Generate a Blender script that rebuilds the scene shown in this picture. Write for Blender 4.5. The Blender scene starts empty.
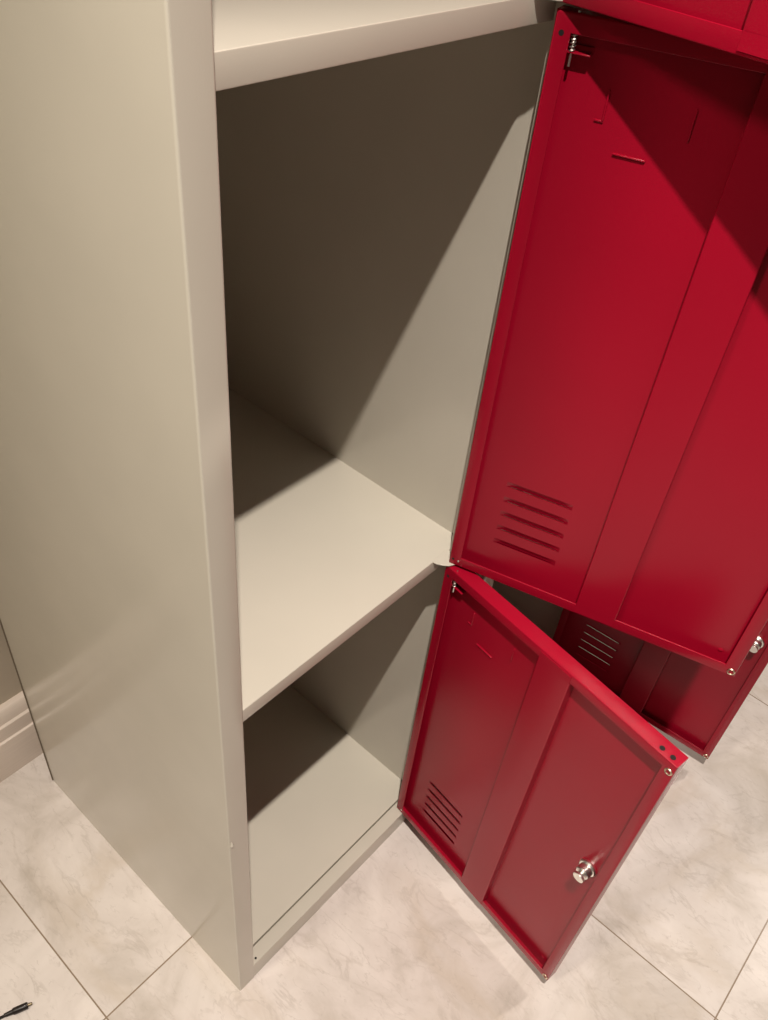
import bpy, bmesh, math, random
from mathutils import Vector, Matrix
random.seed(7)
S = bpy.context.scene
C = S.collection
PI = math.pi

# ------------------------------------------------------------------ materials
def new_mat(name):
    m = bpy.data.materials.new(name); m.use_nodes = True
    nt = m.node_tree; b = nt.nodes['Principled BSDF']
    return m, nt, b

def paint(name, col, rough, bump=0.0, scale=900.0, spec=0.5, coat=0.0, mott=0.03):
    """enamelled sheet metal: even colour, faint orange-peel"""
    m, nt, b = new_mat(name)
    b.inputs['Roughness'].default_value = rough
    b.inputs['Specular IOR Level'].default_value = spec
    b.inputs['Coat Weight'].default_value = coat
    b.inputs['Coat Roughness'].default_value = 0.12
    tc = nt.nodes.new('ShaderNodeTexCoord')
    n1 = nt.nodes.new('ShaderNodeTexNoise'); n1.inputs['Scale'].default_value = 9.0
    n1.inputs['Detail'].default_value = 3.0
    nt.links.new(tc.outputs['Object'], n1.inputs['Vector'])
    r = nt.nodes.new('ShaderNodeValToRGB')
    r.color_ramp.elements[0].position = 0.3; r.color_ramp.elements[1].position = 0.7
    r.color_ramp.elements[0].color = (*[c * (1 - mott) for c in col], 1)
    r.color_ramp.elements[1].color = (*[min(1, c * (1 + mott)) for c in col], 1)
    nt.links.new(n1.outputs['Fac'], r.inputs['Fac'])
    nt.links.new(r.outputs['Color'], b.inputs['Base Color'])
    if bump > 0:
        n2 = nt.nodes.new('ShaderNodeTexNoise'); n2.inputs['Scale'].default_value = scale
        n2.inputs['Detail'].default_value = 2.0
        nt.links.new(tc.outputs['Object'], n2.inputs['Vector'])
        bp = nt.nodes.new('ShaderNodeBump'); bp.inputs['Strength'].default_value = bump
        bp.inputs['Distance'].default_value = 0.0004
        nt.links.new(n2.outputs['Fac'], bp.inputs['Height'])
        nt.links.new(bp.outputs['Normal'], b.inputs['Normal'])
    return m

def metal(name, col, rough):
    m, nt, b = new_mat(name)
    b.inputs['Base Color'].default_value = (*col, 1)
    b.inputs['Metallic'].default_value = 1.0
    b.inputs['Roughness'].default_value = rough
    return m

def plain(name, col, rough=0.6):
    m, nt, b = new_mat(name)
    n1 = nt.nodes.new('ShaderNodeTexNoise'); n1.inputs['Scale'].default_value = 60
    mx = nt.nodes.new('ShaderNodeMix'); mx.data_type = 'RGBA'
    mx.inputs['A'].default_value = (*col, 1); mx.inputs['B'].default_value = (*[c * 1.2 for c in col], 1)
    nt.links.new(n1.outputs['Fac'], mx.inputs['Factor'])
    nt.links.new(mx.outputs['Result'], b.inputs['Base Color'])
    b.inputs['Roughness'].default_value = rough
    return m
GREY = paint('grey_enamel', (0.60, 0.565, 0.485), 0.20, 0.08, 700, 0.5)
TIP = metal('dull_brass', (0.30, 0.24, 0.16), 0.45)
DARK_EDGE = plain('dark_rear_edge', (0.15, 0.115, 0.08), 0.5)
GLOSS = paint('glossy_grey_enamel', (0.60, 0.565, 0.485), 0.12, 0.0, 700, 0.8)
RED = paint('red_enamel', (0.315, 0.003, 0.019), 0.24, 0.2, 1100, 0.27)
CHROME = metal('chrome', (0.86, 0.84, 0.80), 0.34)
ZINC = metal('zinc', (0.72, 0.60, 0.46), 0.35)
BLACK = plain('black_plastic', (0.012, 0.008, 0.007), 0.4)
HOLE = plain('unlit_hole', (0.006, 0.004, 0.004), 0.9)
WALLM = plain('wall_paint', (0.52, 0.45, 0.36), 0.6)
SKIRT = plain('skirting_paint', (0.66, 0.57, 0.50), 0.35)

# marble tiles --------------------------------------------------------------
GX0, GX1, GY0, GY1 = -0.1125, 0.342, 0.082, -0.400
TX, TY = GX1 - GX0, GY0 - GY1
def marble():
    m, nt, b = new_mat('marble_tiles')
    N = nt.nodes.new; L = nt.links.new
    tc = N('ShaderNodeTexCoord')
    sep = N('ShaderNodeSeparateXYZ'); L(tc.outputs['Object'], sep.inputs[0])
    def math_(op, a, v=None, v2=None):
        n = N('ShaderNodeMath'); n.operation = op
        if isinstance(a, (int, float)): n.inputs[0].default_value = a
        else: L(a, n.inputs[0])
        if v is not None:
            if isinstance(v, (int, float)): n.inputs[1].default_value = v
            else: L(v, n.inputs[1])
        return n.outputs[0]
    def cell(out, off, size):
        t = math_('DIVIDE', math_('SUBTRACT', out, off), size)
        fl = math_('FLOOR', t); fr = math_('SUBTRACT', t, fl)
        d = math_('MINIMUM', fr, math_('SUBTRACT', 1.0, fr))
        return fl, math_('MULTIPLY', d, size)
    fx, dx = cell(sep.outputs['X'], GX0, TX)
    fy, dy = cell(sep.outputs['Y'], GY0, TY)
    d = math_('MINIMUM', dx, dy)
    grout = math_('LESS_THAN', d, 0.0008)
    # each tile is cut from another place of the slab
    cmb = N('ShaderNodeCombineXYZ'); L(math_('MULTIPLY', fx, 3.7), cmb.inputs[0]); L(math_('MULTIPLY', fy, 5.3), cmb.inputs[1])
    L(math_('ADD', fx, math_('MULTIPLY', fy, 2.1)), cmb.inputs[2])
    add = N('ShaderNodeVectorMath'); add.operation = 'ADD'
    L(tc.outputs['Object'], add.inputs[0]); L(cmb.outputs[0], add.inputs[1])
    # clouds
    n1 = N('ShaderNodeTexNoise'); n1.inputs['Scale'].default_value = 8.0; n1.inputs['Detail'].default_value = 8
    n1.inputs['Roughness'].default_value = 0.6; n1.inputs['Distortion'].default_value = 0.8
    L(add.outputs[0], n1.inputs['Vector'])
    r1 = N('ShaderNodeValToRGB'); e = r1.color_ramp.elements
    e[0].position = 0.32; e[0].color = (0.50, 0.450, 0.405, 1)
    e[1].position = 0.66; e[1].color = (0.73, 0.675, 0.64, 1)
    x = e.new(0.48); x.color = (0.64, 0.585, 0.55, 1)
    L(n1.outputs['Fac'], r1.inputs['Fac'])
    # long soft veins
    def vein(scale, dist, lo, hi, col, w, seed):
        mp = N('ShaderNodeMapping'); mp.inputs['Location'].default_value = (seed, seed * .37, 0)
        mp.inputs['Rotation'].default_value = (0, 0, 0.9); mp.inputs['Scale'].default_value = (1, 0.45, 1)
        L(add.outputs[0], mp.inputs[0])
        nz = N('ShaderNodeTexNoise'); nz.inputs['Scale'].default_value = scale; nz.inputs['Detail'].default_value = 6
        nz.inputs['Distortion'].default_value = dist; nz.inputs['Roughness'].default_value = 0.55
        L(mp.outputs[0], nz.inputs['Vector'])
        ab = math_('ABSOLUTE', math_('SUBTRACT', nz.outputs['Fac'], 0.5))
        mr = N('ShaderNodeMapRange'); mr.inputs['From Min'].default_value = lo; mr.inputs['From Max'].default_value = hi
        mr.inputs['To Min'].default_value = w; mr.inputs['To Max'].default_value = 0.0
        L(ab, mr.inputs['Value'])
        # break up
        bk = N('ShaderNodeTexNoise'); bk.inputs['Scale'].default_value = scale * 1.7; L(mp.outputs[0], bk.inputs['Vector'])
        br = N('ShaderNodeMapRange'); br.inputs['From Min'].default_value = 0.45; br.inputs['From Max'].default_value = 0.62
        L(bk.outputs['Fac'], br.inputs['Value'])
        return math_('MULTIPLY', mr.outputs[0], br.outputs[0]), col
    cur = r1.outputs['Color']
    for args in ((4.0, 1.6, 0.0, 0.06, (0.50, 0.42, 0.33, 1), 0.40, 1.3),
                 (11.0, 1.2, 0.0, 0.03, (0.46, 0.40, 0.35, 1), 0.30, 4.1),
                 (26.0, 0.8, 0.0, 0.03, (0.36, 0.31, 0.27, 1), 0.30, 8.6),
                 (70.0, 0.3, 0.0, 0.02, (0.36, 0.31, 0.27, 1), 0.30, 2.2)):
        f, col = vein(*args)
        mx = N('ShaderNodeMix'); mx.data_type = 'RGBA'
        L(f, mx.inputs['Factor']); L(cur, mx.inputs['A']); mx.inputs['B'].default_value = col
        cur = mx.outputs['Result']
    mx = N('ShaderNodeMix'); mx.data_type = 'RGBA'
    L(grout, mx.inputs['Factor']); L(cur, mx.inputs['A']); mx.inputs['B'].default_value = (0.27, 0.205, 0.15, 1)
    L(mx.outputs['Result'], b.inputs['Base Color'])
    b.inputs['Roughness'].default_value = 0.22
    b.inputs['Specular IOR Level'].default_value = 0.45
    inv = math_('MULTIPLY', grout, -1.0)
    bp = N('ShaderNodeBump'); bp.inputs['Strength'].default_value = 0.4; bp.inputs['Distance'].default_value = 0.0006
    L(inv, bp.inputs['Height']); L(bp.outputs['Normal'], b.inputs['Normal'])
    return m
MARBLE = marble()

# ------------------------------------------------------------------ mesh helpers
def finish(name, bm, mat, parent=None, smooth=False, bevel=0.0, segs=2, loc=None, angle=35):
    bmesh.ops.recalc_face_normals(bm, faces=bm.faces)
    me = bpy.data.meshes.new(name); bm.to_mesh(me); bm.free()
    o = bpy.data.objects.new(name, me); C.objects.link(o)
    mats = mat if isinstance(mat, (list, tuple)) else [mat]
    for m in mats: me.materials.append(m)
    if smooth or bevel:
        for p in me.polygons: p.use_smooth = True
        try: me.set_sharp_from_angle(angle=math.radians(angle))
        except Exception: pass
    if bevel:
        md = o.modifiers.new('bevel', 'BEVEL'); md.width = bevel; md.segments = segs
        md.limit_method = 'ANGLE'; md.angle_limit = math.radians(40); md.harden_normals = False
    if parent: o.parent = parent
    if loc is not None: o.location = loc
    return o

def box(bm, x0, x1, y0, y1, z0, z1):
    vs = [bm.verts.new((x, y, z)) for x in (x0, x1) for y in (y0, y1) for z in (z0, z1)]
    for f in ((0, 1, 3, 2), (4, 6, 7, 5), (0, 4, 5, 1), (2, 3, 7, 6), (0, 2, 6, 4), (1, 5, 7, 3)):
        bm.faces.new([vs[i] for i in f])
    return vs

def strip(bm, path, th, a0, a1, axis):
    """sheet metal: a 2-D path thickened to its left by th, extruded along axis from a0 to a1"""
    n = len(path); off = []
    for i in range(n):
        p = Vector(path[i])
        d0 = (p - Vector(path[i - 1])).normalized() if i > 0 else None
        d1 = (Vector(path[i + 1]) - p).normalized() if i < n - 1 else None
        if d0 is None: d0 = d1
        if d1 is None: d1 = d0
        n0 = Vector((-d0.y, d0.x)); n1 = Vector((-d1.y, d1.x))
        b = n0 + n1
        b = b / max(b.length_squared / 2, 1e-6) if b.length > 1e-6 else n0
        off.append(p + b * th)
    loop = [Vector(q) for q in path] + off[::-1]
    def P(q, a):
        return {'z': (q[0], q[1], a), 'x': (a, q[0], q[1]), 'y': (q[0], a, q[1])}[axis]
    A = [bm.verts.new(P(q, a0)) for q in loop]; B = [bm.verts.new(P(q, a1)) for q in loop]
    m = len(loop)
    for i in range(m):
        bm.faces.new((A[i], A[(i + 1) % m], B[(i + 1) % m], B[i]))
    for i in range(n - 1):
        bm.faces.new((A[i], A[i + 1], A[m - 2 - i], A[m - 1 - i]))
        bm.faces.new((B[i + 1], B[i], B[m - 1 - i], B[m - 2 - i]))

def rounded(path, r, k=4):
    out = [path[0]]
    for i in range(1, len(path) - 1):
        p = Vector(path[i]); a = (Vector(path[i - 1]) - p); b = (Vector(path[i + 1]) - p)
        rr = min(r, a.length * .45, b.length * .45)
        a = p + a.normalized() * rr; b = p + b.normalized() * rr
        for j in range(k + 1):
            t = j / k
            out.append(tuple(a * (1 - t) ** 2 + p * 2 * t * (1 - t) + b * t * t))
    out.append(path[-1])
    return out

def lathe(bm, prof, seg=28, mtx=Matrix.Identity(4)):
    """prof: (radius, height) about local Z"""
    rings = []
    for r, h in prof:
        if r < 1e-7: rings.append([bm.verts.new(mtx @ Vector((0, 0, h)))])
        else: rings.append([bm.verts.new(mtx @ Vector((r * math.cos(2 * PI * i / seg), r * math.sin(2 * PI * i / seg), h))) for i in range(seg)])
    for a, b in zip(rings, rings[1:]):
        for i in range(seg):
            j = (i + 1) % seg
            f = [a[i % len(a)], a[j % len(a)], b[j % len(b)], b[i % len(b)]]
            u = []
            for v in f:
                if v not in u: u.append(v)
            if len(u) > 2: bm.faces.new(u)

def tube(bm, pts, rad, seg=8, cap=True):
    rings = []
    n = len(pts)
    rads = rad if isinstance(rad, (list, tuple)) else [rad] * n
    up = None
    for i in range(n):
        p = Vector(pts[i])
        t = (Vector(pts[min(i + 1, n - 1)]) - Vector(pts[max(i - 1, 0)])).normalized()
        if up is None: up = Vector((0, 0, 1)) if abs(t.z) < .9 else Vector((1, 0, 0))
        s = t.cross(up).normalized(); up = s.cross(t).normalized()
        rings.append([bm.verts.new(p + (s * math.cos(2 * PI * k / seg) + up * math.sin(2 * PI * k / seg)) * rads[i]) for k in range(seg)])
    for a, b in zip(rings, rings[1:]):
        for i in range(seg):
            bm.faces.new((a[i], a[(i + 1) % seg], b[(i + 1) % seg], b[i]))
    if cap:
        bm.faces.new(rings[0]); bm.faces.new(rings[-1])

# ------------------------------------------------------------------ dimensions (metres)
W, D, ST, YS, H = 0.300, 0.3586, 0.0207, 0.0150, 1.812
Z0, PITCH, T = 0.0440, 0.4445, 0.0150        # first compartment floor, level pitch, shelf lip height
Z1 = 0.4748
LEVELS = [0.0320, 0.4748, 0.9200, 1.3650]
HX, HY = 0.2804, 0.0090                     # hinge axis
DW, DT, DH = 0.2550, 0.0146, 0.4398         # door width, thickness, height
DZ = [0.0322, 0.4748, 0.9184, 1.3635]

# ------------------------------------------------------------------ one door, built closed in its own frame:
# hinge axis at the origin, door reaching to -x, outer face y=0, inner face y=DT
FL = 0.0105      # width of the folded flange
PV = 0.0068      # inner face of the recessed panel
def build_door(parent, with_card=True):
    bm = bmesh.new()
    # edge walls and return lips: one folded sheet per side, channel open behind the lip
    TH = 0.0009
    def ring(a, y): return [bm.verts.new((-u, y, z)) for u, z in ((a, a), (DW - a, a), (DW - a, DH - a), (a, DH - a))]
    loops = [ring(0, 0.0), ring(0, DT), ring(FL, DT), ring(FL, DT - TH), ring(TH, DT - TH), ring(TH, 0.0)]
    for a, b in zip(loops, loops[1:] + loops[:1]):
        for k in range(4):
            j = (k + 1) % 4
            bm.faces.new((a[k], a[j], b[j], b[k]))
    bmesh.ops.recalc_face_normals(bm, faces=bm.faces)
    def is_outer(e): return all(abs(v.co.y - DT) < 1e-6 and min(-v.co.x, v.co.z, DW + v.co.x, DH - v.co.z) < 1e-6 for v in e.verts)
    ed = [e for e in bm.edges if is_outer(e)]
    bmesh.ops.bevel(bm, geom=ed, offset=0.0013, segments=3, profile=0.5, affect='EDGES')
    def sharpish(e): return all(abs(v.co.y - DT) < 1e-6 and abs(min(-v.co.x, v.co.z, DW + v.co.x, DH - v.co.z) - FL) < 1e-6 for v in e.verts)
    bmesh.ops.bevel(bm, geom=[e for e in bm.edges if sharpish(e)], offset=0.0004, segments=2, profile=0.5, affect='EDGES')
    # skin with five real louvre openings
    SK0, SK1 = PV - 0.0009, PV
    lz = [0.0385 + 0.0158 * k for k in range(5)]; LH = 0.0054; lu0, lu1 = 0.0335, 0.0895
    us = [.0005, lu0, lu1, DW - .0005]
    zs = [.0005]
    for z in lz: zs += [z - LH * .35, z + LH * .65]
    zs.append(DH - .0005)
    for i in range(len(us) - 1):
        for j in range(len(zs) - 1):
            if i == 1 and j % 2 == 1: continue
            for y in (SK0, SK1):
                vs = [bm.verts.new((-u, y, z)) for u, z in ((us[i], zs[j]), (us[i + 1], zs[j]), (us[i + 1], zs[j + 1]), (us[i], zs[j + 1]))]
                bm.faces.new(vs)
    # outer skin with one window over the louvres
    wu = [.0005, .0305, .0925, DW - .0005]; wz = [.0005, .0330, .1085, DH - .0005]
    for i in range(3):
        for j in range(3):
            if i == 1 and j == 1: continue
            for y in (.0001, .0009):
                bm.faces.new([bm.verts.new((-u, y, z)) for u, z in ((wu[i], wz[j]), (wu[i + 1], wz[j]), (wu[i + 1], wz[j + 1]), (wu[i], wz[j + 1]))])
    q = [(wu[1], wz[1]), (wu[2], wz[1]), (wu[2], wz[2]), (wu[1], wz[2])]
    for k in range(4):
        (ua, za), (ub, zb) = q[k], q[(k + 1) % 4]
        bm.faces.new([bm.verts.new(c) for c in ((-ua, .0001, za), (-ub, .0001, zb), (-ub, PV - .0005, zb), (-ua, PV - .0005, za))])
    # hoods pushed outwards, joined along the top of each opening, open along the bottom
    for z in lz:
        za, zb = z - LH * .35, z + LH * .65
        nu, nz = 14, 7
        def hood(off):
            g = []
            for a in range(nu + 1):
                row = []
                for c in range(nz + 1):
                    fu = a / nu; fz = c / nz              # fz 0 = top, 1 = bottom
                    e = min(1.0, min(fu, 1 - fu) / 0.10)
                    e = math.sin(e * PI / 2)
                    dep = 0.0016 * e * math.sin(fz * PI / 2) ** 1.2
                    row.append(bm.verts.new((-(lu0 + (lu1 - lu0) * fu), SK1 - dep - off, zb - (zb - za) * fz)))
                g.append(row)
            for a in range(nu):
                for c in range(nz):
                    bm.faces.new((g[a][c], g[a + 1][c], g[a + 1][c + 1], g[a][c + 1]))
            return g
        hood(0.0); hood(0.0007)
    flat = set()
    d = finish('door', bm, RED, parent, smooth=True, angle=30)
    for p in d.data.polygons:
        if p.normal.y ** 2 > .9999 and p.area > 2e-5 and p.center.y < PV + .0002: p.use_smooth = False
    d['label'] = 'red pan-shaped sheet metal door with folded flange and five louvres'
    # hat-section stiffener
    bm = bmesh.new()
    u0, u1, zt = 0.1172, 0.1520, DT + 0.0007
    pts = [(-u1 - .0006, PV - .0004), (-u1, zt), (-u0, zt), (-u0 + .0006, PV - .0004)]
    strip(bm, rounded(pts, .0012, 4)[::-1], .0008, FL + .0004, DH - FL - .0004, 'z')
    # flattened feet welded on the lips
    for za, zb in ((.0022, FL + .0006), (DH - FL - .0006, DH - .0022)):
        box(bm, -u1 + .0006, -u0 - .0006, DT - .0002, zt, za, zb)
    finish('stiffener', bm, RED, d, smooth=True, angle=30)
    # corner eyelets on the free edge
    for z in (0.0048, DH - 0.0108):
        bm = bmesh.new()
        m = Matrix.Translation((-(DW - 0.0042), DT, z)) @ Matrix.Rotation(-PI / 2, 4, 'X')
        lathe(bm, [(.0019, -.0010), (.0019, .0003), (.0024, .0008), (.0031, .0006), (.0035, -.0001)], 24, m)
        finish('eyelet', bm, ZINC, d, smooth=True)
        bm = bmesh.new()
        lathe(bm, [(0, .00012), (.0020, .00012), (.0020, -.0006)], 20, m)
        finish('eyelet_hole', bm, RED, d)
    # two punched holes in the top edge beside the free corner
    for u, y in ((0.2375, 0.0098), (0.2475, 0.0098)):
        bm = bmesh.new()
        lathe(bm, [(0, .00015), (.0023, .00015), (.0023, -.001)], 20, Matrix.Translation((-u, y, DH)))
        finish('punched_hole', bm, HOLE, d)
    # upper hinge: pin spring, its little box bracket and the pin hole in the flange
    bm = bmesh.new()
    box(bm, -0.0240, -0.0070, 0.0060, 0.0132, DH - 0.0205, DH - 0.0197)
    box(bm, -0.0240, -0.0070, 0.0060, 0.0076, DH - 0.0205, DH - 0.0165)
    finish('hinge_bracket', bm, RED, d, bevel=.0002)
    bm = bmesh.new()
    pts = []
    for k in range(91):
        a = k / 90 * 2 * PI * 7.5
        pts.append((-0.0124 + .0016 * math.cos(a), 0.0118 + .0016 * math.sin(a), DH - 0.0195 + .0145 * k / 90))
    tube(bm, pts, .00042, 6)
    finish('hinge_spring', bm, CHROME, d, smooth=True)
    bm = bmesh.new()
    tube(bm, [(-.0124, .0118, DH - .0275), (-.0124, .0118, DH + .0006)], .0008, 10)
    finish('hinge_pin', bm, CHROME, d, smooth=True)
    bm = bmesh.new()
    m = Matrix.Translation((-0.0052, DT, DH - 0.0110)) @ Matrix.Rotation(-PI / 2, 4, 'X')
    lathe(bm, [(0, .0001), (.0016, .0001), (.0016, -.0008)], 20, m)
    finish('pin_hole', bm, HOLE, d)
    # lower hinge: pin head and hole
    bm = bmesh.new()
    m = Matrix.Translation((-0.0086, DT, 0.0062)) @ Matrix.Rotation(-PI / 2, 4, 'X')
    lathe(bm, [(0, .0007), (.0006, .0006), (.0010, .0002), (.0011, -.0005)], 16, m)
    finish('pin_head', bm, CHROME, d, smooth=True)
    bm = bmesh.new()
    m = Matrix.Translation((-0.0036, DT, 0.0068)) @ Matrix.Rotation(-PI / 2, 4, 'X')
    lathe(bm, [(0, .0001), (.0012, .0001), (.0012, -.0006)], 16, m)
    finish('pin_hole', bm, HOLE, d)
    # card holder: three lanced tabs
    for (ua, za, ub, zb) in ((0.0378, DH - .0530, 0.0378, DH - .0360), (0.0490, DH - .0700, 0.0690, DH - .0700), (0.0885, DH - .0530, 0.0885, DH - .0360)):
        bm = bmesh.new()
        w = .0011
        if ua == ub:
            sgn = -1 if ua < .06 else 1
            box(bm, -ua - w, -ua, SK1 - .0005, SK1 + .0013, za, zb)
            box(bm, -ua - w if sgn > 0 else -ua - w, -ua + (.0045 if sgn < 0 else 0), SK1 - .0005, SK1 + .0009, za - .0010, za + .0002)
        else:
            box(bm, -ub, -ua, SK1 - .0005, SK1 + .0013, za, za + w)
        finish('card_tab', bm, RED, d, bevel=.0003)
    # small weld dimple near the free lower corner
    bm = bmesh.new()
    m = Matrix.Translation((-0.2370, SK1, 0.0160)) @ Matrix.Rotation(-PI / 2, 4, 'X')
    lathe(bm, [(0, .0006), (.0012, .0005), (.0022, .0001), (.0025, -.0002)], 18, m)
    finish('weld_dimple', bm, RED, d, smooth=True)
    # cam lock: nut plate, barrel, neck, screw, cam tongue
    m = Matrix.Translation((-0.2325, SK1, 0.2275)) @ Matrix.Rotation(-PI / 2, 4, 'X')
    bm = bmesh.new()
    lathe(bm, [(0, -.0006), (.0088, -.0006), (.0091, .0004), (.0091, .0022), (.0084, .0030), (.0070, .0032),
               (.0068, .0098), (.0060, .0108), (.0034, .0110), (.0034, .0140), (0, .0140)], 40, m)
    lk = finish('cam_lock', bm, CHROME, d, smooth=True)
    lk['label'] = 'chrome cam lock'
    bm = bmesh.new()
    # tongue: rounded plate seen almost edge-on
    prof = []
    for k in range(13): a = -PI / 2 + PI * k / 12; prof.append((.0052 * math.cos(a) , .0052 * math.sin(a)))
    for k in range(13): a = PI / 2 + PI * k / 12; prof.append((-.0010 + .0052 * math.cos(a), .0052 * math.sin(a)))
    lo = [bm.verts.new(m @ Vector((x, y, .0136))) for x, y in prof]; hi = [bm.verts.new(m @ Vector((x, y, .0162))) for x, y in prof]
    bm.faces.new(lo); bm.faces.new(hi)
    for k in range(len(prof)):
        j = (k + 1) % len(prof); bm.faces.new((lo[k], lo[j], hi[j], hi[k]))
    finish('cam_tongue', bm, CHROME, d, bevel=.0003)
    # lock face on the outside
    bm = bmesh.new()
    m2 = Matrix.Translation((-0.2325, 0.0003, 0.2275)) @ Matrix.Rotation(PI / 2, 4, 'X')
    lathe(bm, [(.0098, -.0002), (.0098, .0016), (.0090, .0026), (.0070, .0030), (0, .0030)], 36, m2)
    box(bm, -0.2329, -0.2321, -.0029, -.0026, 0.2247, 0.2303)
    finish('lock_face', bm, CHROME, d, smooth=True)
    return d

# ------------------------------------------------------------------ one locker column (origin = front left foot)
def build_locker(x0, label):
    root = bpy.data.objects.new('locker', None); C.objects.link(root)
    root.location = (x0, 0, 0); root['label'] = label; root['category'] = 'locker'
    root['group'] = 'grey lockers with open red doors'
    th = 0.0009
    # side panels: back return, side, front stile and its inward return are one folded sheet
    for s in (0, 1):
        pts = [(ST, YS - .0012), (ST, 0), (0, 0), (0, D), (0.020, D)]
        pts = rounded(pts, .0016, 4)
        if s: pts = [(W - x, y) for x, y in pts]
        bm = bmesh.new(); strip(bm, pts if not s else pts[::-1], -th if not s else -th, 0.0, H, 'z')
        finish('side_panel', bm, GREY, root, smooth=True, angle=30)
    bm = bmesh.new(); box(bm, th, W - th, D - .0022, D - .0012, 0.0, H - .001)
    finish('back_panel', bm, GREY, root)
    bm = bmesh.new(); box(bm, 0.0002, W - .0002, 0.0002, D - .0002, H - .0002, H + .0008)
    finish('top_panel', bm, GREY, root, bevel=.0003)
    # thin strip added to draw a dark line along the rear edge
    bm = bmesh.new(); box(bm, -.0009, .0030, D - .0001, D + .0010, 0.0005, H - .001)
    sm = finish('rear_dark_strip', bm, DARK_EDGE, root); sm['label'] = 'thin dark strip along the rear edge'
    # bottom compartment floor
    bm = bmesh.new()
    z = LEVELS[0]
    strip(bm, rounded([(YS + .0017, z - .012), (YS + .0017, z), (D - .0024, z)], .0006, 3), -.0009, th + .0001, W - th - .0001, 'x')
    finish('compartment_floor', bm, GREY, root, smooth=True, angle=30)
    # bottom rail: flush front face with a ledge the door closes over
    bm = bmesh.new()
    z = LEVELS[0] - .0008
    strip(bm, rounded([(0.0004, .0006), (0.0004, z), (YS + .0003, z), (YS + .0003, z - .010)], .0008, 3), -.0009, ST - .0005, W - ST + .0005, 'x')
    rail = finish('bottom_rail', bm, GREY, root, smooth=True, angle=30)
    bm = bmesh.new(); lathe(bm, [(0, .00012), (.0013, .00012), (.0013, -.0004)], 18, Matrix.Translation((ST + .0062, .0045, z)))
    finish('pin_hole', bm, HOLE, rail)
    # shelves: tray with turned-down lip, and the little hinge tab at the right end
    for z in LEVELS[1:]:
        bm = bmesh.new()
        strip(bm, rounded([(YS + .012, z - T), (YS, z - T), (YS, z), (D - .0024, z)], .0010, 3), -.0009, th + .0001, W - th - .0001, 'x')
        sh = finish('shelf', bm, GREY, root, smooth=True, angle=30)
        bm = bmesh.new()
        prof = [(.2562, YS + .002), (.2575, .0105), (.2608, .0055), (.2640, .0015), (.2680, .0003), (.2990, .0003), (.2990, YS + .002)]
        prof = [(.2562, YS + .002), (.2572, .0110), (.2604, .0058), (.2640, .0018), (.2690, -.0006), (W - ST - .0002, -.0006), (W - ST - .0002, YS + .002)]
        lo = [bm.verts.new((x, y, z - .0010)) for x, y in prof]; hi = [bm.verts.new((x, y, z + .0001)) for x, y in prof]
        bm.faces.new(lo); bm.faces.new(hi)
        for k in range(len(prof)):
            j = (k + 1) % len(prof); bm.faces.new((lo[k], lo[j], hi[j], hi[k]))
        finish('hinge_tab', bm, GREY, sh, bevel=.0002)
    return root

def hang(root, level, theta, sag=0.0):
    d = build_door(root)
    d.location = (HX, HY, DZ[level]); d.rotation_euler = (0, -sag, theta)
    return d

X2 = 0.3340
left = build_locker(0.0, 'grey steel locker at front left, side panel facing the camera, red doors swung open')
right = build_locker(X2, 'grey steel locker mostly hidden behind the open red doors of the nearer locker')
THETA = {0: 1.4271, 1: 1.8460, 2: 1.458, 3: 1.30}
for lv, th in THETA.items(): hang(left, lv, th, 0.010 if lv == 0 else 0.0)
# paint drip on the front edge
bm = bmesh.new()
bmesh.ops.create_icosphere(bm, subdivisions=3, radius=1.0)
for v in bm.verts:
    t = max(0.0, v.co.z)
    v.co = Vector((v.co.x * .0017 * (1 - .6 * t), v.co.y * .0016 * (1 - .6 * t), v.co.z * (.0018 if v.co.z < 0 else .0060)))
drip = finish('paint_drip', bm, GLOSS, left, smooth=True, loc=(.0026, -.0002, .3290)); drip['label'] = 'dried bead of paint'
hang(right, 0, 1.635)
hang(right, 1, 1.75)
hang(right, 2, 1.80)
hang(right, 3, 1.70)

# ------------------------------------------------------------------ room
def struct(name, bm, m, **k):
    o = finish(name, bm, m, **k); o['kind'] = 'structure'; return o
bm = bmesh.new(); box(bm, -2.2, 2.6, -2.4, 0.50, -0.05, 0.0); struct('floor', bm, MARBLE)
YW = 0.424
bm = bmesh.new(); box(bm, -2.2, 2.6, YW, YW + .08, 0.0, 2.45); struct('wall_back', bm, WALLM)
bm = bmesh.new()
yf = 0.4020
prof = [(YW, 0), (yf, 0), (yf, .0640), (yf + .0006, .0655), (yf + .0030, .0668), (yf + .0036, .0700), (yf + .0036, .0860),
        (yf + .0042, .0880), (yf + .0075, .0895), (yf + .0080, .0915), (yf + .0100, .0990), (yf + .0135, .1050), (yf + .0170, .1070), (YW, .1075)]
A = [bm.verts.new((-2.2, y, z)) for y, z in prof]; B = [bm.verts.new((2.6, y, z)) for y, z in prof]
for i in range(len(prof)):
    j = (i + 1) % len(prof); bm.faces.new((A[i], A[j], B[j], B[i]))
bm.faces.new(A); bm.faces.new(B)
struct('baseboard_back', bm, SKIRT, smooth=True, angle=30)

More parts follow.
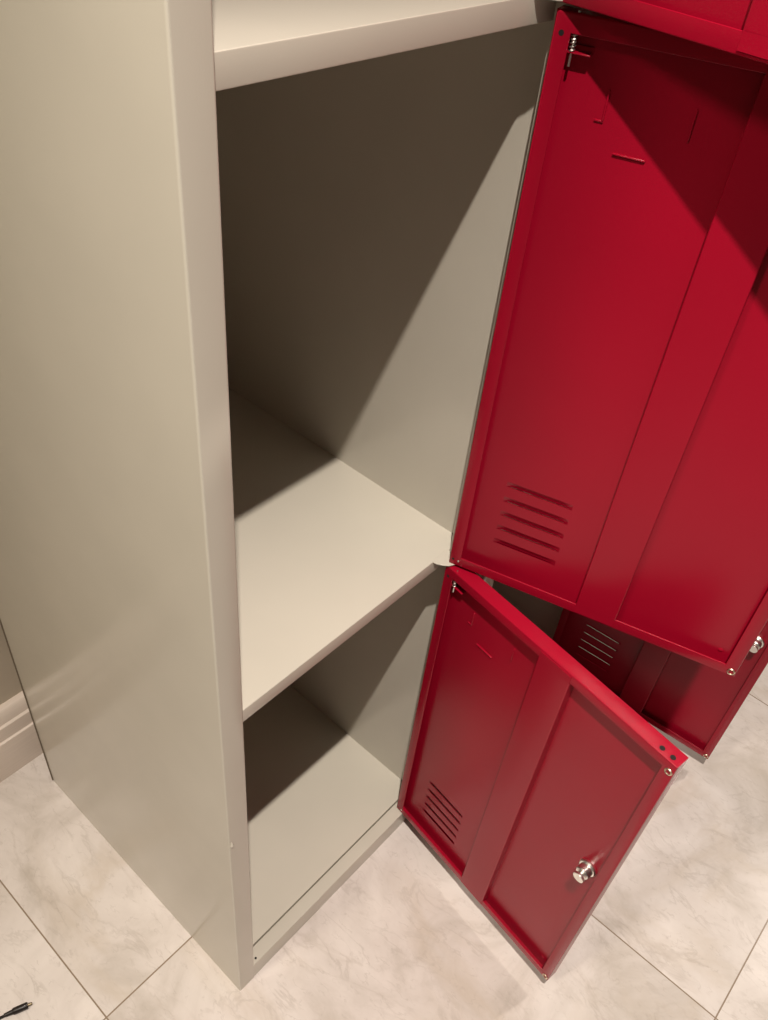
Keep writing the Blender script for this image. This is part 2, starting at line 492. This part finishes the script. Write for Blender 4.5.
# black plug end of a thin cable, lying on the tiles at the lower left
root = bpy.data.objects.new('cable', None); C.objects.link(root)
root.location = (-0.1755, 0.1548, 0.0)
root['label'] = 'thin black cable with a small barrel plug lying on the marble floor'; root['category'] = 'cable'
ax = math.atan2(-0.010, 0.0250)
root.rotation_euler = (0, 0, ax); root.scale = (1.4, 1.4, 1.4)
bm = bmesh.new()
pts = [(-.0040 - .004 * k, .0009 * math.sin(k * .35) * k * .25, .0013 + .0006 * math.exp(-k)) for k in range(40)]
tube(bm, pts, .0011, 10); finish('cord', bm, BLACK, root, smooth=True)
bm = bmesh.new()
RM = Matrix.Translation((0, 0, .0026)) @ Matrix.Rotation(PI / 2, 4, 'Y')
lathe(bm, [(0, -.0060), (.0012, -.0060), (.0015, -.0045), (.0018, .0000), (.0022, .0002), (.0025, .0010), (.0025, .0100), (.0022, .0108), (0, .0108)], 20, RM)
finish('plug_body', bm, BLACK, root, smooth=True)
bm = bmesh.new()
lathe(bm, [(.0011, .0106), (.0011, .0134), (.0008, .0138), (0, .0138)], 16, RM)
finish('plug_tip', bm, TIP, root, smooth=True)

# ------------------------------------------------------------------ light
LP = (-0.274, -0.363, 1.926)
def add_spot(loc, aim, energy, size, rad, col=(1.0, 0.90, 0.80), blend=1.0):
    l = bpy.data.lights.new('unseen_spot', 'SPOT')
    l.energy = energy; l.color = col; l.shadow_soft_size = rad
    l.spot_size = math.radians(size); l.spot_blend = blend
    o = bpy.data.objects.new('unseen_spot', l); C.objects.link(o); o.location = loc
    o.rotation_euler = (Vector(aim) - Vector(loc)).to_track_quat('-Z', 'Y').to_euler()
add_spot(LP, (0.16, -0.44, 0.0), 146, 70, 0.012)
add_spot((-1.00, 0.15, 1.95), (-0.15, -0.10, 0.3), 47, 110, 0.12, (1.0, 0.88, 0.70))  # unseen fill lamp added at left rear to brighten the side panel
add_spot((2.20, -0.95, 2.10), (0.80, -0.40, 0.0), 105, 110, 0.08)
w = bpy.data.worlds.new('room_ambience'); S.world = w; w.use_nodes = True
bg = w.node_tree.nodes['Background']; bg.inputs[0].default_value = (1.0, 0.85, 0.66, 1); bg.inputs[1].default_value = 0.042

# ------------------------------------------------------------------ camera
R = ((0.66481484, -0.74205501, 0.08588124), (-0.45658585, -0.4946452, -0.73949678), (0.59122803, 0.45241627, -0.66765929))
cam = bpy.data.cameras.new('camera'); co = bpy.data.objects.new('camera', cam); C.objects.link(co)
M = Matrix(((R[0][0], -R[1][0], -R[2][0], -0.2028), (R[0][1], -R[1][1], -R[2][1], -0.2745), (R[0][2], -R[1][2], -R[2][2], 1.0153), (0, 0, 0, 1)))
co.matrix_world = M
cam.sensor_fit = 'VERTICAL'; cam.sensor_height = 36.0; cam.sensor_width = 27.1
cam.lens = 849.43 / 1020 * 36.0; cam.clip_start = 0.01
S.camera = co

S.view_settings.view_transform = 'Standard'
S.view_settings.look = 'None'
S.view_settings.gamma = 1.0
S.view_settings.use_curve_mapping = False
S.view_settings.exposure = 0.0
